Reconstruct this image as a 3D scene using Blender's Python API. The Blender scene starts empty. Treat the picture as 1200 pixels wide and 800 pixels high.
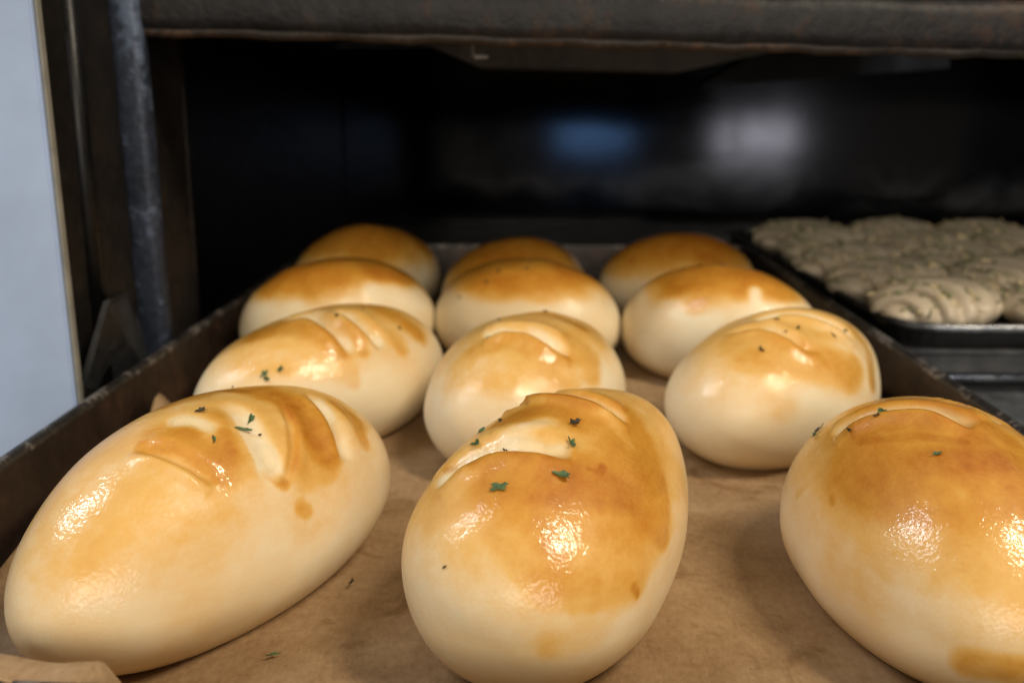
import bpy, bmesh, math, random
import numpy as np
from mathutils import Vector, Matrix

# ------------------------------------------------------------------ camera
F_PX, CAM_H, VPX, VPY = 1050.0, 0.15, 617.0, 118.0        # focal length and vanishing point in 1200x800 pixels
pitch = math.atan((400 - VPY) / F_PX)
yaw = math.atan((VPX - 600) / F_PX / math.cos(pitch))
CP = np.array([0.0, 0.0, CAM_H])
FW = np.array([-math.sin(yaw) * math.cos(pitch), math.cos(yaw) * math.cos(pitch), -math.sin(pitch)])
RT = np.array([math.cos(yaw), math.sin(yaw), 0.0])
UP = np.cross(RT, FW)
scene = bpy.context.scene
col = scene.collection
cam_data = bpy.data.cameras.new('camera')
cam = bpy.data.objects.new('camera', cam_data)
col.objects.link(cam)
cam_data.sensor_width = 36.0
cam_data.lens = 36.0 * F_PX / 1200.0
cam_data.clip_start = 0.01
cam_data.clip_end = 100.0
M4 = Matrix.Identity(4)
for i_ in range(3):
    M4[i_][0], M4[i_][1], M4[i_][2], M4[i_][3] = RT[i_], UP[i_], -FW[i_], CP[i_]
cam.matrix_world = M4
cam_data.dof.use_dof = True
cam_data.dof.focus_distance = 0.25
cam_data.dof.aperture_fstop = 10.5
scene.camera = cam

# ------------------------------------------------------------------ light and exposure
W = bpy.data.worlds.new("World")
scene.world = W
W.use_nodes = True
bg = W.node_tree.nodes['Background']
bg.inputs[0].default_value = (1.0, 0.90, 0.76, 1)
bg.inputs[1].default_value = 0.19

def area(name, loc, target, sx, sy, power, colr):
    d = bpy.data.lights.new(name, 'AREA')
    d.shape = 'RECTANGLE'
    d.size, d.size_y = sx, sy
    d.energy = power
    d.color = colr
    o = bpy.data.objects.new(name, d)
    col.objects.link(o)
    o.location = loc
    dv = Vector(target) - Vector(loc)
    o.rotation_euler = dv.to_track_quat('-Z', 'Y').to_euler()
    return o
area('ceiling_tube_light', (0.98, -0.25, 1.62), (0.0, 0.3, 0.0), 0.11, 0.6, 23.0, (1.0, 0.86, 0.66))
area('far_tube_light', (-1.15, 0.25, 1.35), (-0.1, 0.25, 0.0), 0.08, 0.8, 10.0, (0.90, 0.94, 1.0))
area('kitchen_lamp', (0.95, -1.5, 0.275), (0.26, 1.16, 0.1), 0.31, 0.13, 1.7, (0.95, 0.93, 1.0))
area('window_light', (0.28, -1.5, 0.275), (0.08, 1.16, 0.1), 0.30, 0.11, 0.65, (0.22, 0.50, 1.0))
area('front_fill_light', (0.25, -2.0, 0.95), (0.0, 0.5, 0.05), 2.2, 0.7, 33.0, (1.0, 0.88, 0.70))  # unseen fill behind the camera, added to brighten the roll fronts

vs = scene.view_settings
vs.view_transform = 'Standard'
vs.look = 'None'
vs.exposure = 0.06
vs.gamma = 1.0
scene.cycles.use_denoising = True
scene.cycles.max_bounces = 6
scene.cycles.caustics_reflective = False
scene.cycles.caustics_refractive = False

# ------------------------------------------------------------------ helpers
def at(px, py, y):
    """world point on the plane Y=y seen at pixel (px,py) of the photograph"""
    r = FW + RT * (px - 600) / F_PX + UP * (400 - py) / F_PX
    return Vector(CP + r * (y / r[1]))

def at_z(px, py, z):
    r = FW + RT * (px - 600) / F_PX + UP * (400 - py) / F_PX
    return Vector(CP + r * ((z - CAM_H) / r[2]))

def obj(name, me, mat=None, parent=None, smooth=False):
    if isinstance(me, bmesh.types.BMesh):
        m = bpy.data.meshes.new(name)
        me.normal_update()
        me.to_mesh(m)
        me.free()
        me = m
    if mat:
        me.materials.append(mat)
    if smooth:
        me.polygons.foreach_set('use_smooth', [True] * len(me.polygons))
    o = bpy.data.objects.new(name, me)
    col.objects.link(o)
    if parent:
        o.parent = parent
    return o

def tag(o, label=None, cat=None, group=None, kind=None):
    if label: o['label'] = label
    if cat: o['category'] = cat
    if group: o['group'] = group
    if kind: o['kind'] = kind
    return o

def empty(name, loc=(0, 0, 0)):
    o = bpy.data.objects.new(name, None)
    o.empty_display_size = 0.02
    col.objects.link(o)
    o.location = loc
    return o

def box(bm, lo, hi, bevel=0.0, seg=2):
    lo, hi = Vector(lo), Vector(hi)
    r = bmesh.ops.create_cube(bm, size=1.0)
    for v in r['verts']:
        v.co = Vector((lo[i] + (v.co[i] + 0.5) * (hi[i] - lo[i]) for i in range(3)))
    if bevel:
        es = list({e for v in r['verts'] for e in v.link_edges})
        bmesh.ops.bevel(bm, geom=es, offset=bevel, segments=seg, profile=0.5, affect='EDGES')

def prism(bm, poly, d):
    """poly: 3-D points of one face, d: extrusion vector"""
    a = [bm.verts.new(Vector(p)) for p in poly]
    b = [bm.verts.new(Vector(p) + Vector(d)) for p in poly]
    n = len(a)
    bm.faces.new(a)
    bm.faces.new(b[::-1])
    for i in range(n):
        bm.faces.new((a[i], b[i], b[(i + 1) % n], a[(i + 1) % n]))
    bmesh.ops.recalc_face_normals(bm, faces=bm.faces)

def tube(bm, pts, rad, seg=10, closed=False, cap=True):
    pts = [Vector(p) for p in pts]
    n = len(pts)
    rings = []
    for i, p in enumerate(pts):
        a = pts[(i - 1) % n] if (closed or i > 0) else pts[i]
        b = pts[(i + 1) % n] if (closed or i < n - 1) else pts[i]
        t = (b - a).normalized()
        s = t.cross(Vector((0, 0, 1)))
        if s.length < 1e-4: s = t.cross(Vector((1, 0, 0)))
        s.normalize()
        u = s.cross(t)
        r = rad(i) if callable(rad) else rad
        rings.append([bm.verts.new(p + s * r * math.cos(k * 2 * math.pi / seg) + u * r * math.sin(k * 2 * math.pi / seg)) for k in range(seg)])
    for i in range(n if closed else n - 1):
        A, B = rings[i], rings[(i + 1) % n]
        for k in range(seg):
            bm.faces.new((A[k], A[(k + 1) % seg], B[(k + 1) % seg], B[k]))
    if not closed and cap:
        bm.faces.new(rings[0][::-1])
        bm.faces.new(rings[-1])
    bmesh.ops.recalc_face_normals(bm, faces=bm.faces)

# ------------------------------------------------------------------ materials
class NT:
    def __init__(s, name):
        s.m = bpy.data.materials.new(name)
        s.m.use_nodes = True
        s.t = s.m.node_tree
        s.b = s.t.nodes['Principled BSDF']
    def n(s, typ, **kw):
        nd = s.t.nodes.new(typ)
        for k, v in kw.items():
            if k.startswith('i_'):
                nd.inputs[k[2:].replace('_', ' ')].default_value = v
            else:
                setattr(nd, k, v)
        return nd
    def l(s, a, b): s.t.links.new(a, b)
    def math(s, op, a, b=None, clamp=False):
        nd = s.t.nodes.new('ShaderNodeMath')
        nd.operation = op
        nd.use_clamp = clamp
        for i, v in enumerate((a, b)):
            if v is None: continue
            if isinstance(v, (int, float)): nd.inputs[i].default_value = v
            else: s.l(v, nd.inputs[i])
        return nd.outputs[0]
    def ramp(s, fac, stops):
        nd = s.t.nodes.new('ShaderNodeValToRGB')
        e = nd.color_ramp.elements
        while len(e) < len(stops): e.new(0.5)
        for el, (p, c) in zip(e, stops):
            el.position = p
            el.color = (*c, 1)
        s.l(fac, nd.inputs[0])
        return nd.outputs[0]
    def noise(s, vec, scale, detail=4, rough=0.55, dist=0.0):
        nd = s.t.nodes.new('ShaderNodeTexNoise')
        nd.inputs['Scale'].default_value = scale
        nd.inputs['Detail'].default_value = detail
        nd.inputs['Roughness'].default_value = rough
        nd.inputs['Distortion'].default_value = dist
        if vec is not None: s.l(vec, nd.inputs['Vector'])
        return nd.outputs['Fac']
    def coord(s, scale=None, which='Object'):
        tc = s.t.nodes.new('ShaderNodeTexCoord')
        if scale is None: return tc.outputs[which]
        mp = s.t.nodes.new('ShaderNodeMapping')
        mp.inputs['Scale'].default_value = scale
        s.l(tc.outputs[which], mp.inputs['Vector'])
        return mp.outputs[0]
    def bump(s, h, strength, dist):
        nd = s.t.nodes.new('ShaderNodeBump')
        nd.inputs['Strength'].default_value = strength
        nd.inputs['Distance'].default_value = dist
        s.l(h, nd.inputs['Height'])
        s.l(nd.outputs[0], s.b.inputs['Normal'])
        return nd
    def setv(s, **kw):
        for k, v in kw.items():
            s.b.inputs[k.replace('_', ' ')].default_value = v

def bread_material():
    k = NT('baked_dough')
    at_ = k.n('ShaderNodeAttribute', attribute_name='glaze')
    sl = k.n('ShaderNodeAttribute', attribute_name='scar')
    wa = k.n('ShaderNodeAttribute', attribute_name='wash')
    oi = k.n('ShaderNodeObjectInfo')
    c = k.coord()
    # each roll gets its own stretch of noise
    off = k.n('ShaderNodeVectorMath', operation='MULTIPLY_ADD')
    k.l(c, off.inputs[0])
    off.inputs[1].default_value = (1, 1, 1)
    cv = k.n('ShaderNodeCombineXYZ')
    for i in range(3):
        k.l(k.math('MULTIPLY', at_.outputs['Color'] if False else oi.outputs['Random'], 3.0 + 2 * i), cv.inputs[i])
    k.l(cv.outputs[0], off.inputs[2])
    p = off.outputs[0]
    n1 = k.noise(p, 55, 3, 0.55, 0.4)
    n2 = k.noise(p, 210, 4, 0.6, 0.3)
    n3 = k.noise(p, 900, 3, 0.6)
    mp = k.n('ShaderNodeMapping')
    mp.inputs['Scale'].default_value = (0.22, 1.0, 1.0)
    k.l(p, mp.inputs['Vector'])
    ns = k.noise(mp.outputs[0], 260, 4, 0.6, 0.2)
    n0 = k.noise(p, 28, 2, 0.5, 0.6)
    q = k.math('ADD', k.math('MULTIPLY', k.math('SUBTRACT', n1, 0.5), 1.2), k.math('MULTIPLY', k.math('SUBTRACT', n2, 0.5), 0.85))
    q = k.math('ADD', q, k.math('MULTIPLY', k.math('SUBTRACT', ns, 0.5), 0.8))
    q = k.math('ADD', q, k.math('MULTIPLY', k.math('SUBTRACT', n3, 0.5), 0.45))
    amp = k.math('ADD', 0.11, k.math('MULTIPLY', at_.outputs['Fac'], 0.38))
    g = k.math('ADD', at_.outputs['Fac'], k.math('MULTIPLY', q, amp))
    g = k.math('ADD', g, k.math('MULTIPLY', k.math('SUBTRACT', n0, 0.44), 0.42))
    g = k.math('MULTIPLY', g, 0.74)
    colr = k.ramp(g, [(0.0, (0.80, 0.70, 0.495)), (0.13, (0.775, 0.60, 0.36)), (0.31, (0.715, 0.43, 0.125)),
                      (0.52, (0.60, 0.285, 0.036)), (0.78, (0.45, 0.155, 0.012)), (1.0, (0.25, 0.065, 0.008))])
    # pale torn crumb in the slashes is a little rougher and whiter
    mix = k.n('ShaderNodeMix', data_type='RGBA')
    k.l(k.math('MULTIPLY', sl.outputs['Fac'], 0.75), mix.inputs['Factor'])
    k.l(colr, mix.inputs['A'])
    sc = k.ramp(n2, [(0.3, (0.74, 0.58, 0.33)), (0.7, (0.86, 0.76, 0.55))])
    k.l(sc, mix.inputs['B'])
    k.l(mix.outputs['Result'], k.b.inputs['Base Color'])
    # skin: fine wrinkles and blisters under the egg wash
    dst = k.n('ShaderNodeVectorMath', operation='SCALE')
    w1 = k.noise(p, 620, 3, 0.6, 0.9)
    v = k.n('ShaderNodeTexVoronoi', feature='SMOOTH_F1')
    v.inputs['Scale'].default_value = 1000
    v.inputs['Smoothness'].default_value = 0.6
    k.l(p, v.inputs['Vector'])
    w2 = k.noise(p, 1100, 2, 0.5)
    hh = k.math('ADD', k.math('MULTIPLY', w1, 0.8), k.math('MULTIPLY', v.outputs['Distance'], 0.5))
    hh = k.math('ADD', hh, k.math('MULTIPLY', w2, 0.25))
    torn = k.math('MULTIPLY', k.math('MULTIPLY', k.noise(p, 420, 5, 0.7, 0.5), sl.outputs['Fac']), 14.0)
    bp = k.bump(k.math('ADD', hh, torn), 0.05, 0.0010)
    hh = k.math('MULTIPLY', hh, k.math('ADD', 0.15, k.math('MULTIPLY', k.math('SUBTRACT', k.noise(p, 130, 3, 0.6, 0.6), 0.28), 2.6, True)))
    bc = k.n('ShaderNodeBump')
    bc.inputs['Strength'].default_value = 0.21
    bc.inputs['Distance'].default_value = 0.0010
    k.l(hh, bc.inputs['Height'])
    k.l(bc.outputs[0], k.b.inputs['Coat Normal'])
    k.b.inputs['Coat IOR'].default_value = 1.62
    k.l(k.math('SUBTRACT', wa.outputs['Fac'], k.math('MULTIPLY', sl.outputs['Fac'], 0.45), clamp=True), k.b.inputs['Coat Weight'])
    k.l(k.math('ADD', 0.10, k.math('MULTIPLY', k.math('SUBTRACT', n2, 0.5), 0.14)), k.b.inputs['Coat Roughness'])
    rr = k.math('ADD', 0.50, k.math('MULTIPLY', at_.outputs['Fac'], -0.1))
    rr = k.math('ADD', rr, k.math('MULTIPLY', sl.outputs['Fac'], 0.15))
    k.l(rr, k.b.inputs['Roughness'])
    k.setv(IOR=1.42)
    k.b.inputs['Subsurface Weight'].default_value = 0.3
    k.b.inputs['Subsurface Radius'].default_value = (1.0, 0.5, 0.22)
    k.b.inputs['Subsurface Scale'].default_value = 0.007
    k.b.inputs['Specular IOR Level'].default_value = 0.5
    return k.m

def metal_material(name, base, rust=None, rust_amt=0.5, rough=0.5, metallic=0.6, scale=30, bump=0.4, wear=None):
    k = NT(name)
    c = k.coord()
    n1 = k.noise(c, scale, 5, 0.62, 0.5)
    n2 = k.noise(c, scale * 6, 4, 0.6)
    cs = k.coord((1, 1, 0.12))
    n3 = k.noise(cs, scale * 2.2, 4, 0.6)
    a = base
    d = tuple(x * 0.55 for x in base)
    stops = [(0.25, d), (0.55, a)]
    r = rust or tuple(x * 1.3 for x in base)
    stops += [(0.55 + 0.4 * (1 - rust_amt), tuple((x + y) / 2 for x, y in zip(a, r))), (1.0, r)]
    f = k.math('ADD', k.math('MULTIPLY', n1, 0.6), k.math('MULTIPLY', n3, 0.4))
    f = k.math('ADD', f, k.math('MULTIPLY', k.math('SUBTRACT', n2, 0.5), 0.35))
    f = k.math('ADD', k.math('MULTIPLY', k.math('SUBTRACT', f, 0.5), 1.9), 0.5, clamp=True)
    k.l(k.ramp(f, stops), k.b.inputs['Base Color'])
    k.b.inputs['Metallic'].default_value = metallic
    rr = k.math('ADD', rough - 0.15, k.math('MULTIPLY', n2, 0.3))
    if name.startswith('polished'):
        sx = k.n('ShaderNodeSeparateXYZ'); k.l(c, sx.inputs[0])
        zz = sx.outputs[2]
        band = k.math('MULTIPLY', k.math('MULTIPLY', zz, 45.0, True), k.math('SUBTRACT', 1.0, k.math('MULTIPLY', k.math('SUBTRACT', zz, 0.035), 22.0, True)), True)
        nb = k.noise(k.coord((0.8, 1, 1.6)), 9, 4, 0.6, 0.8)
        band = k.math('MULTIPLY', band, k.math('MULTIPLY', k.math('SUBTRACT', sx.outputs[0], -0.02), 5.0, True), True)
        haze = k.math('MULTIPLY', band, k.math('MULTIPLY', k.math('SUBTRACT', nb, 0.40), 3.0, True), True)  # patchy grey reflection low on the back wall, painted into its colour
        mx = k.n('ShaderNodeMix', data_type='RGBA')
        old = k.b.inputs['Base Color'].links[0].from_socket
        k.l(haze, mx.inputs['Factor']); k.l(old, mx.inputs['A']); mx.inputs['B'].default_value = (0.12, 0.12, 0.125, 1)
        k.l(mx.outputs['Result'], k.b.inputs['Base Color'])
        k.l(k.math('SUBTRACT', 1.0, haze), k.b.inputs['Metallic'])
    if name.startswith('polished'): rr = k.math('ADD', 0.09, k.math('MULTIPLY', n1, 0.05))
    k.l(rr, k.b.inputs['Roughness'])
    k.bump(k.math('ADD', n2, n1), bump, 0.0008)
    return k.m

def paper_material():
    k = NT('brown_baking_paper')
    c = k.coord()
    n1 = k.noise(c, 22, 4, 0.6, 0.3)
    n2 = k.noise(c, 420, 4, 0.65)
    n3 = k.noise(k.coord((1, 0.35, 1)), 900, 3, 0.6)
    n4 = k.noise(c, 75, 4, 0.6)
    f = k.math('ADD', k.math('MULTIPLY', n1, 0.40), k.math('MULTIPLY', n2, 0.25))
    f = k.math('ADD', f, k.math('MULTIPLY', n3, 0.20))
    f = k.math('ADD', f, k.math('MULTIPLY', n4, 0.25))
    pc = k.ramp(f, [(0.37, (0.195, 0.114, 0.053)), (0.50, (0.305, 0.193, 0.098)), (0.64, (0.40, 0.272, 0.15))])
    g1 = k.noise(c, 38, 3, 0.6, 1.2)
    gm = k.n('ShaderNodeMix', data_type='RGBA', blend_type='MULTIPLY')
    k.l(k.math('MULTIPLY', k.math('SUBTRACT', g1, 0.58), 9.0, True), gm.inputs['Factor'])
    k.l(pc, gm.inputs['A']); gm.inputs['B'].default_value = (0.74, 0.68, 0.58, 1)
    k.l(gm.outputs['Result'], k.b.inputs['Base Color'])
    k.l(k.math('ADD', 0.42, k.math('MULTIPLY', n1, 0.25)), k.b.inputs['Roughness'])
    k.bump(k.math('ADD', k.math('MULTIPLY', n2, 0.6), n4), 0.35, 0.0012)
    k.setv(IOR=1.4)
    return k.m

def plain(name, c, rough=0.5, metallic=0.0, noise=0.25, scale=400, bump=0.2):
    k = NT(name)
    p = k.coord()
    n = k.noise(p, scale, 4, 0.6)
    k.l(k.ramp(n, [(0.3, tuple(x * (1 - noise) for x in c)), (0.7, tuple(min(1, x * (1 + noise)) for x in c))]), k.b.inputs['Base Color'])
    k.b.inputs['Roughness'].default_value = rough
    k.b.inputs['Metallic'].default_value = metallic
    k.bump(n, bump, 0.0006)
    return k.m

M_BREAD = bread_material()
M_PAPER = paper_material()
M_TRAY = metal_material('seasoned_steel', (0.030, 0.018, 0.014), (0.075, 0.040, 0.026), 0.6, 0.42, 0.35, 25, 0.35)
M_TRAYRIM = metal_material('worn_rim_steel', (0.065, 0.06, 0.057), (0.34, 0.31, 0.29), 0.85, 0.42, 0.6, 45, 0.5)
M_BLACK = metal_material('sooty_black_steel', (0.012, 0.012, 0.013), (0.022, 0.02, 0.02), 0.5, 0.38, 0.5, 14, 0.25)
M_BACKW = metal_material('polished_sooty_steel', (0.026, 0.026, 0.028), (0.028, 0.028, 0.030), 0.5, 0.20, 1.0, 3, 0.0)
M_RUST = metal_material('rusted_jamb_steel', (0.013, 0.011, 0.010), (0.030, 0.021, 0.016), 0.6, 0.6, 0.1, 20, 0.5)
M_POST = metal_material('blued_scratched_steel', (0.034, 0.045, 0.072), (0.13, 0.175, 0.27), 0.75, 0.5, 0.35, 34, 0.7)
M_BAR = metal_material('scaled_lintel_steel', (0.014, 0.0135, 0.015), (0.046, 0.025, 0.016), 0.65, 0.5, 0.05, 30, 0.9)
for m_ in (M_BAR, M_RUST): m_.node_tree.nodes['Principled BSDF'].inputs['Specular IOR Level'].default_value = 0.22
M_LIP = metal_material('rusty_lintel_lip', (0.026, 0.018, 0.014), (0.095, 0.050, 0.030), 0.7, 0.6, 0.15, 40, 0.8)
M_SLAB = metal_material('grey_shelf_steel', (0.060, 0.062, 0.066), (0.11, 0.11, 0.112), 0.5, 0.45, 0.4, 24, 0.3)
M_GREY = metal_material('dull_grey_steel', (0.125, 0.14, 0.165), (0.16, 0.175, 0.195), 0.5, 0.6, 0.1, 22, 0.3)
M_DECK = metal_material('worn_deck_steel', (0.16, 0.175, 0.19), (0.26, 0.27, 0.28), 0.6, 0.4, 0.55, 24, 0.3)
M_WHITE = plain('bluish_white_enamel', (0.39, 0.50, 0.73), 0.35, 0.0, 0.10, 18, 0.15)
M_EDGE = plain('cream_panel_edge', (0.26, 0.25, 0.22), 0.5, 0.0, 0.2, 90)
M_DTRAY = metal_material('black_tray_steel', (0.020, 0.020, 0.021), (0.05, 0.05, 0.05), 0.5, 0.35, 0.5, 25, 0.25)
M_DRIM = metal_material('shiny_tray_rim', (0.16, 0.17, 0.19), (0.30, 0.31, 0.33), 0.6, 0.3, 0.8, 40, 0.2)
M_DOUGH = plain('raw_dough', (0.48, 0.41, 0.31), 0.42, 0.0, 0.12, 60, 0.15)
M_CHEESE = plain('grated_cheese', (0.62, 0.50, 0.30), 0.5, 0.0, 0.25, 300)
M_SCALLION = plain('chopped_green_herb', (0.20, 0.21, 0.11), 0.5, 0.0, 0.4, 300)
M_PARSLEY = plain('dried_parsley', (0.070, 0.125, 0.045), 0.55, 0.0, 0.5, 900, 0.5)
M_PARSDARK = plain('toasted_parsley', (0.040, 0.030, 0.014), 0.6, 0.0, 0.4, 900, 0.5)

# ------------------------------------------------------------------ oven
oven = empty('deck_oven', (0, 0.36, -0.007))
tag(oven, 'dark soot-stained bakery oven chamber with rusty frame around both trays', 'oven')
def opart(name, bm, mat, smooth=False):
    o = obj(name, bm, mat, None, smooth)
    o.parent = oven
    o.matrix_parent_inverse = Matrix.Translation(-Vector(oven.location))
    return o
XL, XR, YF, YB, ZT = -0.235, 0.92, 0.455, 1.16, 0.215
bm = bmesh.new(); box(bm, (XL - 0.02, 0.10, -0.04), (XR + 0.02, YB + 0.05, -0.0075)); opart('deck_floor', bm, M_DECK)
bm = bmesh.new(); box(bm, (XL - 0.02, 0.47, -0.007), (XL, YB, ZT)); opart('side_wall', bm, M_BLACK)
bm = bmesh.new(); box(bm, (XR, 0.40, -0.007), (XR + 0.02, YB, ZT)); opart('side_wall', bm, M_BLACK)
bm = bmesh.new(); box(bm, (XL - 0.02, 0.47, ZT + 0.001), (XR + 0.02, YB + 0.05, ZT + 0.02)); opart('ceiling_panel', bm, M_BLACK)
# back wall leans back a little
lean = math.tan(math.radians(2.7))
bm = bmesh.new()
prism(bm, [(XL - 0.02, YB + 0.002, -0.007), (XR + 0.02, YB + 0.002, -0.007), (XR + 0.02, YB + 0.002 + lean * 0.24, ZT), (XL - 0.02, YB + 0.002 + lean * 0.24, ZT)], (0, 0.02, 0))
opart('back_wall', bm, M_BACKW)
# left front frame
bm = bmesh.new()
w0, w1 = at(35, 0, 0.36), at(88, 474, 0.36)
dirv = (w1 - w0)
top = w0 - dirv * 0.5
bot = w0 + dirv * 1.40
prism(bm, [top, bot, (bot.x - 0.25, 0.36, bot.z), (top.x - 0.25, 0.36, top.z)], (0, 0.004, 0))
bmesh.ops.bevel(bm, geom=list(bm.edges), offset=0.0008, segments=2, affect='EDGES')
opart('outer_panel', bm, M_WHITE)
bm = bmesh.new()
e = Vector((0.0015, 0, 0))
prism(bm, [top + Vector((0.0005, 0.002, 0)), bot + Vector((0.0005, 0.002, 0)), bot + e + Vector((0, 0.002, 0)), top + e + Vector((0, 0.002, 0))], (0, 0.003, 0))
opart('panel_edge', bm, M_EDGE)
# rusty jamb, from the panel back to the post
def col_line(px0, py0, px1, py1, y, zt=0.24, zb=-0.006):
    a, b = at(px0, py0, y), at(px1, py1, y)
    s = (b - a) / (b.z - a.z)
    return a + s * (zt - a.z), a + s * (zb - a.z)
bm = bmesh.new()
a0, a1 = col_line(37, 0, 86, 470, 0.367)
b0, b1 = col_line(136, 20, 172, 395, 0.449)
prism(bm, [a0, a1, b1, b0], (-0.014, 0.002, 0))
opart('door_jamb', bm, M_RUST)
bm = bmesh.new()
a0, a1 = col_line(86, 80, 116, 400, 0.395)
tube(bm, [a1, a0], 0.0045, 10); opart('jamb_bead', bm, M_BLACK, True)
# blue grey post
bm = bmesh.new()
a0, a1 = col_line(121, 20, 160, 395, 0.4405, 0.21)
b0, b1 = col_line(162, 24, 195, 395, 0.4405, 0.21)
prism(bm, [a0, a1, b1, b0], (0, 0.012, 0))
bmesh.ops.bevel(bm, geom=list(bm.edges), offset=0.0042, segments=4, profile=0.5, affect='EDGES')
opart('corner_post', bm, M_POST, True)
bm = bmesh.new()
a0, a1 = col_line(163, 30, 192, 395, 0.458, 0.20)
b0, b1 = col_line(208, 30, 230, 360, 0.50, 0.20)
prism(bm, [a0, a1, b1, b0], (-0.01, 0.004, 0)); opart('inner_jamb', bm, M_RUST)
bm = bmesh.new()
a0, a1 = col_line(209, 40, 231, 360, 0.502, 0.20)
tube(bm, [a1, a0], 0.0018, 8); opart('jamb_seam', bm, M_RUST, True)
# dark closing plate behind the frame so the chamber is shut
bm = bmesh.new(); box(bm, (XL - 0.02, 0.505, -0.007), (-0.196, 0.515, ZT)); opart('inner_return', bm, M_BLACK)
# lintel: a long rounded lip with a worn lower edge, above it the oven face
L0, L1 = at(100, 4, 0.452), at(1260, 35, 0.47)
Ld = (L1 - L0)
bm = bmesh.new()
npt = 60
prof = [(0.0, -0.0125), (-0.006, -0.0120), (-0.0085, -0.0098), (-0.0093, -0.006), (-0.0090, 0.004), (-0.0078, 0.0085), (-0.004, 0.012), (0.012, 0.012), (0.012, -0.0125)]
rings = []
rnd = random.Random(5)
for i in range(npt):
    p = L0 + Ld * (i / (npt - 1)) * 1.15
    dz = [0.0006 * math.sin(i * 0.7 + k) + rnd.uniform(-0.0003, 0.0003) for k in range(9)]
    rings.append([bm.verts.new((p.x, p.y + yy, p.z + zz + dz[k])) for k, (yy, zz) in enumerate(prof)])
for i in range(npt - 1):
    for k in range(9):
        bm.faces.new((rings[i][k], rings[i][(k + 1) % 9], rings[i + 1][(k + 1) % 9], rings[i + 1][k]))
bm.faces.new(rings[0]); bm.faces.new(rings[-1][::-1])
bmesh.ops.recalc_face_normals(bm, faces=bm.faces)
opart('lintel_bar', bm, M_BAR, True)
bm = bmesh.new(); tube(bm, [L0 + Ld * (i / 50) * 1.15 + Vector((0, -0.0045, -0.0118 + 0.0005 * math.sin(i * 1.3) + 0.0004 * math.sin(i * 3.1))) for i in range(51)], 0.0030, 8); opart('lintel_lip', bm, M_LIP, True)
bm = bmesh.new(); a = L0 + Vector((-0.12, 0.004, 0.0125)); b = L0 + Ld * 1.15 + Vector((0, 0.004, 0.0125))
prism(bm, [a, b, b + Vector((0, 0, 0.16)), a + Vector((0, 0, 0.16))], (0, 0.012, 0)); opart('upper_front', bm, M_RUST)
bm = bmesh.new(); tube(bm, [a + Vector((0.02, -0.002, 0.0045)), b + Vector((0, -0.002, 0.0045))], 0.0028, 10); opart('front_bead', bm, M_RUST, True)
# baffles under the chamber ceiling
bm = bmesh.new()
prism(bm, [at(500, 52, 0.60), at(560, 78, 0.60), at(800, 84, 0.60), at(900, 62, 0.60), at(905, 45, 0.60), at(500, 40, 0.60)], (0, 0.05, 0)); opart('ceiling_baffle', bm, M_GREY)
bm = bmesh.new()
prism(bm, [at(820, 102, 0.72), at(1113, 80, 0.72), at(1113, 45, 0.72), at(915, 45, 0.72)], (0, 0.05, 0)); opart('ceiling_baffle', bm, M_BLACK)
bm = bmesh.new()
p = at(554, 40, 0.478); q = at(555, 67, 0.478); r = at(572, 70, 0.478)
box(bm, (p.x - 0.0007, 0.478, q.z), (p.x + 0.0007, 0.486, p.z + 0.01)); box(bm, (p.x + 0.0009, 0.474, q.z - 0.0008), (r.x, 0.486, q.z + 0.0008)); opart('ceiling_clip', bm, M_EDGE)
# sloping guide plate in front of the post
bm = bmesh.new()
g = [at(86, 474, 0.372), at(124, 353, 0.372), at(152, 340, 0.40), at(175, 395, 0.44), at(120, 470, 0.40)]
prism(bm, [at(89, 476, 0.373), at(127, 353, 0.373), at(156, 341, 0.440), at(178, 440, 0.440)], (-0.0012, -0.0004, 0)); opart('guide_plate', bm, M_SLAB)
bm = bmesh.new()
prism(bm, [at(84, 478, 0.3715), at(121, 353, 0.3715), at(129, 350, 0.3715), at(93, 478, 0.3715)], (0, 0.0012, 0)); opart('guide_edge', bm, M_SLAB)

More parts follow.
